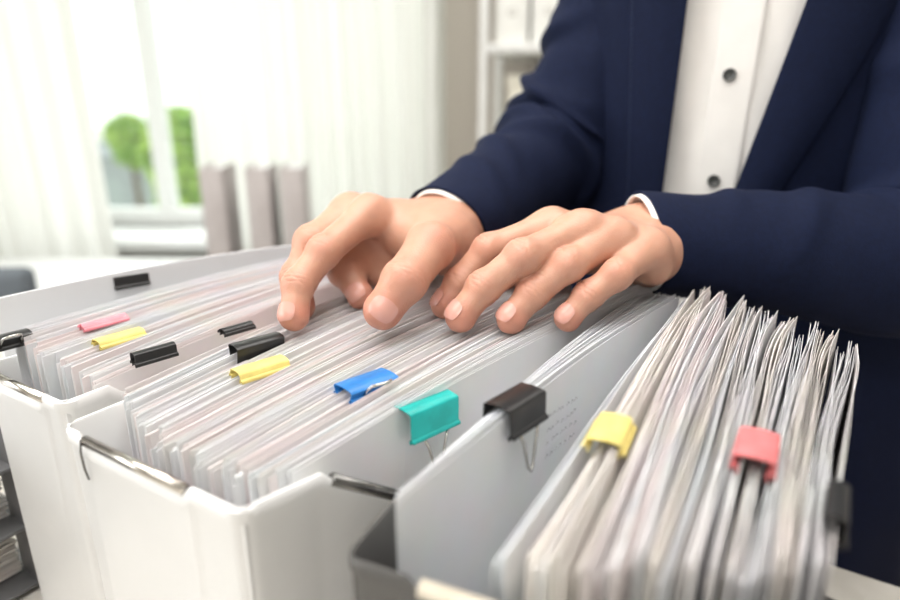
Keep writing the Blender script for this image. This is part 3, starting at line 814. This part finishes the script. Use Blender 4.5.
# ================================================================== CLOTHES
def prof(z, pts):
    p = sorted(pts); return np.interp(z, [a[0] for a in p], [a[1] for a in p])
WZ = [(-.50, .245), (-.40, .245), (-.22, .235), (-.13, .166), (-.10, .162), (.0, .163), (.10, .165), (.18, .165), (.215, .150), (.24, .115), (.262, .07), (.275, .055)]
DZ = [(-.50, .175), (-.40, .172), (-.26, .150), (-.20, .118), (.0, .117), (.15, .116), (.20, .105), (.24, .085), (.275, .062)]
def tsurf(phi, z, off=0.0):
    w = prof(z, WZ)+off; d = prof(z, DZ)+off
    q = TC + TR*(w*math.sin(phi)) + TF*(d*math.cos(phi)); return np.array([q[0], q[1], z+CAMZ])
# shirt: front torso shell under the jacket
shirt = plink('shirt', *(lambda V, F: (V, F))([tsurf(math.radians(ph), z, -.010 + .0015*math.sin(ph*.35+z*40)*math.exp(-(ph/40)**2)) for z in np.linspace(-.40, .272, 46) for ph in np.linspace(-180, 177, 90)],
    [(i*90+j, i*90+(j+1) % 90, (i+1)*90+(j+1) % 90, (i+1)*90+j) for i in range(45) for j in range(90)]), M['shirt'], person)
# placket: a raised band down the middle whose edge shows to the picture's right
def band(name, fL, fR, z0, z1, off0, th, m, parent, nz=40, nph=12, puff=0):
    vs = []
    for i in range(nz):
        z = z0+(z1-z0)*i/(nz-1); a, b_ = fL(z), fR(z)
        for j in range(nph):
            t = j/(nph-1); ph = a+(b_-a)*t
            vs.append(tsurf(math.radians(ph), z, off0+puff*math.sin(t*math.pi)))
    o = plink(name, vs, grid_faces(nz, nph, flip=True), m, parent)
    s_ = o.modifiers.new('s', 'SOLIDIFY'); s_.thickness = th; s_.offset = 0
    bv = o.modifiers.new('b', 'BEVEL'); bv.width = th*.3; bv.segments = 2
    return o
pl_e = lambda z: 5.3+(z+.084)*(7.2-5.3)/.164
band('placket', lambda z: pl_e(z)-12.5, pl_e, -.38, .25, -.0078, .0016, M['shirt'], shirt)
def col_band(z): return 0
def button(ph, z, parent, m, r=.0056, off=-.0062):
    c = tsurf(math.radians(ph), z, off); e = 1e-3
    t1 = tsurf(math.radians(ph+.5), z, off)-c; t1 /= np.linalg.norm(t1); t2 = np.array([0, 0, 1.]); nn = np.cross(t1, t2); nn /= np.linalg.norm(nn)
    if nn@np.array([TF[0], TF[1], 0]) < 0: nn = -nn
    prof_ = [(0, .0006), (.18, .0006), (.24, .0006), (.62, .0007), (.72, .0016), (.88, .0019), (1.0, .0012), (1.0, -.0004)]
    loops = [[c+nn*h+(t1*math.cos(a)+t2*math.sin(a))*(r*max(q, .001)) for a in np.linspace(0, 2*math.pi, 24, endpoint=False)] for q, h in prof_]
    b = MB(); loft(b, loops)
    for (sx, sy) in ((-1, -1), (1, -1), (1, 1), (-1, 1)):     # stitched holes
        k = c+nn*.0009+t1*sx*r*.22+t2*sy*r*.22
        b.tube([k-nn*.0004, k+nn*.0003], r*.09, 6)
    o = plink('shirt_button', b.v, b.f, m, parent); tag(o, 'dark four-hole button'); return o
for ph, z in ((-.9, .119), (-.8, .021), (-1.6, -.071), (-2, -.165)): button(ph, z, shirt, M['button'])
# collar
band('collar', lambda z: -165, lambda z: 165, .245, .285, .004, .003, M['shirt'], shirt, nz=6, nph=60)

# jacket body
fL = lambda z: -15.8+(z-.083)*(17.7-15.8)/.172      # picture-left front edge
fR = lambda z: 17.7+(z-.078)*(17.7-5.4)/.160 if z > -.12 else 2.5
def jacket_shell():
    nz, nph = 90, 150; vs = []
    for i in range(nz):
        z = -.50+(.268+.50)*i/(nz-1)
        a = fR(z); b_ = 360+fL(z)
        for j in range(nph):
            ph = a+(b_-a)*j/(nph-1); pr = math.radians(ph)
            dx = ph if ph < 180 else ph-360
            off = .002 + .0025*math.sin(dx*.16+z*9)*math.exp(-((abs(dx)-45)/30)**2) + .0018*math.sin(z*60+dx*.1)*math.exp(-((abs(dx)-80)/30)**2)
            vs.append(tsurf(pr, z, off))
    o = plink('jacket', vs, grid_faces(nz, nph), M['navy'], person)
    s_ = o.modifiers.new('s', 'SOLIDIFY'); s_.thickness = .0028; s_.offset = 0
    return o
jacket = jacket_shell()
def rim_roll(name, fe, side):
    pass
lapL = band('lapel', lambda z: -31.0-(z)*20, lambda z: fL(z)+1.2, -.30, .25, .0065, .0030, M['navy'], jacket, puff=.0035)
lapR = band('lapel', lambda z: fR(z)-1.2, lambda z: (43.8+(z-.079)*(43.8-16.8)/.161) if z > -.12 else 10.3, -.20, .25, .0065, .0030, M['navy'], jacket, puff=.0045)
# stitched line beside the picture-left lapel
b = MB()
for k in range(64):
    z = -.12+.0045*k; ph = -29.3-z*20
    b.tube([tsurf(math.radians(ph), z, .0100), tsurf(math.radians(ph-.02), z+.0026, .0100)], .00035, 5)
M['thread'] = mat('navy_thread', (.03, .045, .12), .6); noise_col(M['thread'], (.025, .04, .1), (.035, .05, .13), 300)
plink('lapel_stitching', b.v, b.f, M['thread'], jacket)

def bez(p, n):
    """Catmull-Rom through points with radii"""
    p = [np.array(q, float) for q in p]; p = [2*p[0]-p[1]]+p+[2*p[-1]-p[-2]]; out = []
    for i in range(1, len(p)-2):
        for k in range(n):
            t = k/n; a, b_, c, d = p[i-1:i+3]
            out.append(.5*((2*b_)+(-a+c)*t+(2*a-5*b_+4*c-d)*t*t+(-a+3*b_-3*c+d)*t**3))
    out.append(p[-2]); return np.array(out)
def sleeve(name, pts, folds, m, parent, n=26, nt=96, squash=1.0, upref=(0, 0, 1), thick=.0018, seed=1, shear=0):
    """pts: (x,y,z,r); folds: (s, theta_deg, width_s, width_theta_deg, height, slant)"""
    C = bez(pts, n); P3 = C[:, :3]; r = C[:, 3]; K = len(P3); up = np.array(upref, float); vs = []
    L_ = np.concatenate([[0], np.cumsum(np.linalg.norm(np.diff(P3, axis=0), axis=1))]); S_ = L_/L_[-1]
    rs = np.random.RandomState(seed); w = rs.rand(6)*6.28
    for i in range(K):
        t = P3[min(K-1, i+1)]-P3[max(0, i-1)]; t /= np.linalg.norm(t)
        x = np.cross(t, up); x /= np.linalg.norm(x); y = np.cross(x, t); up = y
        for j in range(nt):
            th = 2*math.pi*j/nt; d = 0; td = math.degrees(th)
            for (fs_, ft, ws, wt, h, sl) in folds:
                dt = (td-ft+180) % 360-180; q = S_[i]-fs_-sl*dt/180
                d += h*math.exp(-(q/ws)**2)*math.exp(-(dt/wt)**2)
            d += .0009*math.sin(S_[i]*30+w[0]+2*math.sin(th+w[1]))+.0009*math.sin(3*th+w[2]+S_[i]*9)+.0005*math.sin(S_[i]*61+th*2+w[3])
            rr = r[i]+d
            o_ = rr*(math.cos(th)*x*squash+math.sin(th)*y)
            vs.append(P3[i]+o_-t*(-shear)*o_[2]*(-1)*max(0, 1-L_[i]/.05))
    fs_ = [(i*nt+j, i*nt+(j+1) % nt, (i+1)*nt+(j+1) % nt, (i+1)*nt+j) for i in range(K-1) for j in range(nt)]
    o = plink(name, vs, fs_, m, parent)
    so = o.modifiers.new('s', 'SOLIDIFY'); so.thickness = thick; so.offset = -1
    return o, P3, r
def q4(p, r): return (p[0], p[1], p[2], r)
wl = w3(WL); fl = ELL; dl = (fl-wl)/np.linalg.norm(fl-wl)
wr_ = w3(WR); dr = (ELR-wr_)/np.linalg.norm(ELR-wr_)
HL_s = wl+dl*.012
dn = np.array([0, 0, 1.])
foldsL = [(.18, 60, .018, 60, .004, .10), (.30, 95, .02, 50, .005, -.12), (.38, 40, .02, 45, .005, .15), (.46, 110, .018, 60, .006, -.1), (.52, 300, .015, 70, .007, .1), (.56, 250, .015, 60, .007, -.12), (.10, 90, .015, 40, .003, .05), (.24, 150, .02, 50, -.005, .2), (.60, 60, .02, 80, .006, .1)]
sleeve('sleeve', [q4(wl-dl*.002, .0362), q4(wl+dl*.04, .0395), q4(wl+dl*.12+dn*.003, .047), q4(wl+dl*.20+dn*.002, .056), q4(ELL+np.array([.01, .02, .02]), .062), q4(ELL*.6+SHL*.4+np.array([.01, 0, 0]), .062), q4(SHL+np.array([0, 0, -.03]), .066), q4(SHL*.75+tor(0, 0, .22)*.25, .045)],
       foldsL, M['navy'], jacket, seed=3, shear=.28)
foldsR = [(.10, 80, .02, 60, .003, .1), (.22, 120, .02, 60, .005, .18), (.30, 60, .018, 60, .006, -.15), (.38, 140, .018, 70, .008, .15), (.45, 180, .016, 80, .009, -.1), (.50, 90, .016, 80, .007, .12), (.56, 200, .018, 70, .008, .1), (.64, 160, .02, 60, .007, -.12), (.73, 190, .02, 60, .006, .12), (.34, 300, .02, 80, .007, .1), (.42, 350, .018, 80, .008, -.12)]
foldsR = [(a, b_, c, d, e_*1.45, f) for a, b_, c, d, e_, f in foldsR]
sleeve('sleeve', [q4(wr_-dr*.006, .0365), q4(wr_+dr*.045, .0385), q4(wr_+dr*.11, .043), q4(wr_+dr*.18, .051), q4(ELR+np.array([.0, .0, .005]), .060), q4(ELR*.7+SHR*.3+np.array([.01, 0, 0]), .058), q4(ELR*.35+SHR*.65, .056), q4(SHR+np.array([.01, 0, -.02]), .058), q4(SHR*.75+tor(0, 0, .22)*.25, .042)],
       foldsR, M['navy'], jacket, seed=5, shear=.2)
for w_, d_, sh_, b_ in ((wl, dl, .28, -.0055), (wr_, dr, .2, -.0095)):
    sleeve('shirt_cuff', [q4(w_+d_*b_, .0342), q4(w_+d_*.03, .0350), q4(w_+d_*.06, .036)], [], M['shirt'], shirt, n=8, seed=9, thick=.0014, shear=sh_)

# trousers and shoes
def trouser_field(X):
    d = rcone(X, tor(-.06, 0, -.26), tor(.07, 0, -.26), .13, .14)
    for s_ in (-1, 1):
        q = rcone(X, tor(s_*.075, 0, -.30), tor(s_*.092, .02, -.68), .092, .078); q = smin(q, rcone(X, tor(s_*.092, .02, -.68), tor(s_*.097, 0, -1.04), .076, .066), .03); d = smin(d, q, .03)
    zc = X[:, 2]-CAMZ; return np.maximum(d, np.maximum(-(zc+1.065), zc+.30))
Vt, Qt = surface_net(trouser_field, (-.02, .45, CAMZ-1.10), (.58, .93, CAMZ-.12), .008)
plink('trousers', Vt, Qt, M['trouser'], person)
for s_ in (-1, 1):
    def shoe(X, s_=s_):
        d = smin(rcone(X, tor(s_*.097, -.03, -1.065), tor(s_*.102, .17, -1.075), .042, .038), ell(X, tor(s_*.097, -.01, -1.04), (.045, .055, .05)), .03); return np.maximum(d, -(X[:, 2]-.002))
    c = tor(s_*.1, .07, -1.06); Vq, Qq = surface_net(shoe, c-.2, c+.2, .006)
    plink('shoe', Vq, Qq, M['shoe'], person)

# ================================================================== BACKGROUND FURNITURE
# grey office shelving in the corner on the right, binders on it
M['shelf'] = mat('grey_shelf_laminate', (.70, .70, .68), .5); noise_col(M['shelf'], (.68, .68, .66), (.73, .73, .71), 12, 3)
M['binder'] = mat('pale_binder_card', (.80, .80, .76), .6); noise_col(M['binder'], (.78, .78, .74), (.83, .83, .79), 20, 3)
M['label_ring'] = mat('dark_binder_ring', (.08, .08, .08), .4); bump(M['label_ring'], 100, .1)
shx = .17
sf = empty('shelving_unit', (.085, 1.95, 0), R(-12)); tag(sf, 'light grey shelving unit against the back wall behind the person', 'shelving unit')
for x0 in (0, 1.50):
    for y0 in (0, .325):
        b = MB(); b.box(x0, x0+.022, y0, y0+.035, 0, 2.1); bevel(b.build('post', M['shelf'], sf), .002)
for zz in (.10, .50, .86, 1.238, 1.66, 2.05):
    b = MB(); b.box(.0225, 1.4995, .0, .344, zz, zz+.026); bevel(b.build('shelf', M['shelf'], sf), .002)
Rz = Matrix.Rotation(R(-12), 4, 'Z'); SO = Vector((.085, 1.95, 0))
def ring_binder(label, loc, rz, w=.075, sl=True, h=.30, d=.26, m=None, group=None, tilt=0):
    root = empty('ring_binder', loc, rz); root.rotation_euler = (0, tilt, rz); tag(root, label, 'binder', group)
    m = m or M['binder']
    b = MB(); b.box(0, .003, 0, d, 0, h); b.box(w-.003, w, 0, d, 0, h); b.box(0, w, 0, .003, 0, h)
    bevel(b.build('cover', m, root), .0012)
    b = MB(); b.box(.006, w-.006, .006, d-.01, .004, h-.01); b.build('paper_block', PM[0], root)
    b = MB(); r0 = .011; k = 18; c = (w/2, h*.28)
    lo = [[(c[0]+q*math.cos(a), yy, c[1]+q*math.sin(a)) for a in np.linspace(0, 2*math.pi, k, endpoint=False)] for q, yy in ((r0, .0), (r0, -.0012), (r0*.7, -.0012), (r0*.7, .0))]
    loft(b, lo); b.build('finger_ring', M['wire'], root)
    b = MB(); b.box(w*.2, w*.8, -.0006, .0, h*.45, h*.85)
    if sl: b.build('spine_label', PM[0], root)
    return root
bx = .075
labs = ['leftmost pale binder on the upper shelf beside the wall pier', 'second pale binder from the left on the upper shelf', 'third pale binder on the upper shelf beside the sleeve']
for k in range(5):
    p = SO + Rz @ Vector((.04+k*.105, .03, 1.2645))
    ring_binder(labs[k] if k < 3 else 'pale binder on the upper shelf, behind the person', p, R(-12), .095, h=.30, d=.27, group='pale binders on the upper shelf')
for k, (ww, hh) in enumerate(((.10, .30), (.14, .24))):
    p = SO + Rz @ Vector((.30+k*.17, .05, .8865))
    if k == 0: continue
p = SO + Rz @ Vector((.075, .07, .8865))
M['cream'] = mat('cream_box_card', (.80, .77, .66), .7); noise_col(M['cream'], (.78, .75, .64), (.83, .80, .70), 15, 3)
cb = empty('storage_box', p, R(-12)); tag(cb, 'cream cardboard box on the shelf below the binders', 'box')
b = MB(); b.box(0, .33, 0, .25, 0, .26); bevel(b.build('box_body', M['cream'], cb), .004)
b = MB(); b.box(-.004, .334, -.004, .254, .26, .295); bevel(b.build('box_lid', M['cream'], cb), .004)

# binders standing on the window side cabinet (white spines)
cab = empty('side_cabinet', (-1.75, 1.62, 0)); tag(cab, 'low white cabinet under the window carrying three slim binders', 'cabinet')
b = MB(); b.box(0, 1.65, 0, .42, .06, .58); bevel(b.build('cabinet_body', M['white_frame'], cab), .004)
b = MB(); b.box(-.01, 1.66, -.01, .43, .58, .605); bevel(b.build('cabinet_top', M['white_frame'], cab), .004)
for k in range(4):
    b = MB(); b.box(.01+k*.41, .405+k*.41, -.018, 0, .075, .57); d_ = b.build('door', M['white_frame'], cab); bevel(d_, .003)
    b = MB(); b.tube([(.36+k*.41, -.018, .35), (.36+k*.41, -.04, .36), (.36+k*.41, -.04, .44), (.36+k*.41, -.018, .45)], .004, 8); b.build('handle', M['wire'], d_, smooth=True)
M['binder_grey'] = mat('soft_grey_binder', (.50, .46, .45), .6); noise_col(M['binder_grey'], (.47, .43, .42), (.53, .49, .48), 20, 3)
for lab, x in (('leftmost of the three slim grey-white binders by the window', -.655), ('middle slim grey-white binder by the window', -.535), ('right slim grey-white binder by the window beside the raised hand', -.445)):
    ring_binder(lab, (x, 1.66, .6055), R(8), .060, h=.335, d=.20, sl=False, m=M['binder_grey'], group=None)

# chair back / dark edge at the far left
M['chair_grey'] = mat('slate_chair_fabric', (.13, .15, .17), .8); bump(M['chair_grey'], 300, .3)
ch = empty('office_chair', (-1.16, 1.34, 0), R(8)); tag(ch, 'slate grey office chair just visible at the left edge', 'chair')
b = MB(); b.box(-.22, .22, -.03, .03, .50, .752); bevel(b.build('backrest', M['chair_grey'], ch), .02, 3)
b = MB(); b.box(-.23, .23, -.46, -.02, .42, .48); bevel(b.build('seat', M['chair_grey'], ch), .02, 3)
b = MB(); b.tube([(0, .02, .60), (0, .05, .45), (0, -.2, .40)], .015, 8); b.build('back_bracket', M['dark_rod'], ch, smooth=True)
b = MB(); b.tube([(0, -.22, .08), (0, -.22, .42)], .025, 10); b.build('column', M['dark_rod'], ch, smooth=True)
for k in range(5):
    a = k*2*math.pi/5; b = MB(); e = (.27*math.cos(a), -.22+.27*math.sin(a), .05)
    b.tube([(0, -.22, .09), e], [.02, .012], 8); lg = b.build('leg', M['dark_rod'], ch, smooth=True)
    b = MB(); b.tube([(e[0]-.01, e[1], .025), (e[0]+.01, e[1], .025)], .025, 14); b.build('caster', M['shoe'], lg, smooth=True)

# dark letter tray with lying papers at the lower left corner
M['tray_metal'] = mat('grey_tray_metal', (.16, .16, .165), .45); noise_col(M['tray_metal'], (.15, .15, .155), (.18, .18, .185), 30)
tr = empty('letter_tray', P(.178, -.474, DT), ANG); tag(tr, 'grey letter tray rack with flat papers at the lower left corner', 'letter tray')
b = MB()
for k in range(3): b.box(-.24, 0, 0, .26, .004+.050*k, .007+.050*k)
bevel(b.build('tray_shelves', M['tray_metal'], tr), .0006)
for x0 in (-.010, -.24):
    for y0 in (0, .240):
        b = MB(); b.box(x0, x0+.010, y0-.002, y0+.026, 0, .158); bevel(b.build('post', M['tray_metal'], tr), .001)
for k in range(3):
    b = MB(); r_ = random.Random(k)
    for q in range(32):
        dx, dy = r_.uniform(-.0025, .0025), r_.uniform(-.0025, .0025); z0 = .0075+.050*k+q*.0013
        b.box(-.228+dx, -.013+dx, .023+dy, .237+dy, z0, z0+.0009)
    o = b.build('paper_stack', PM[(2, 4, 0)[k]], loc=P(.178, -.474, DT), rz=ANG)
    tag(o, 'stack of flat papers lying on the %s level of the grey letter tray rack' % ('lowest', 'middle', 'upper')[k], 'paper stack', kind='stuff')
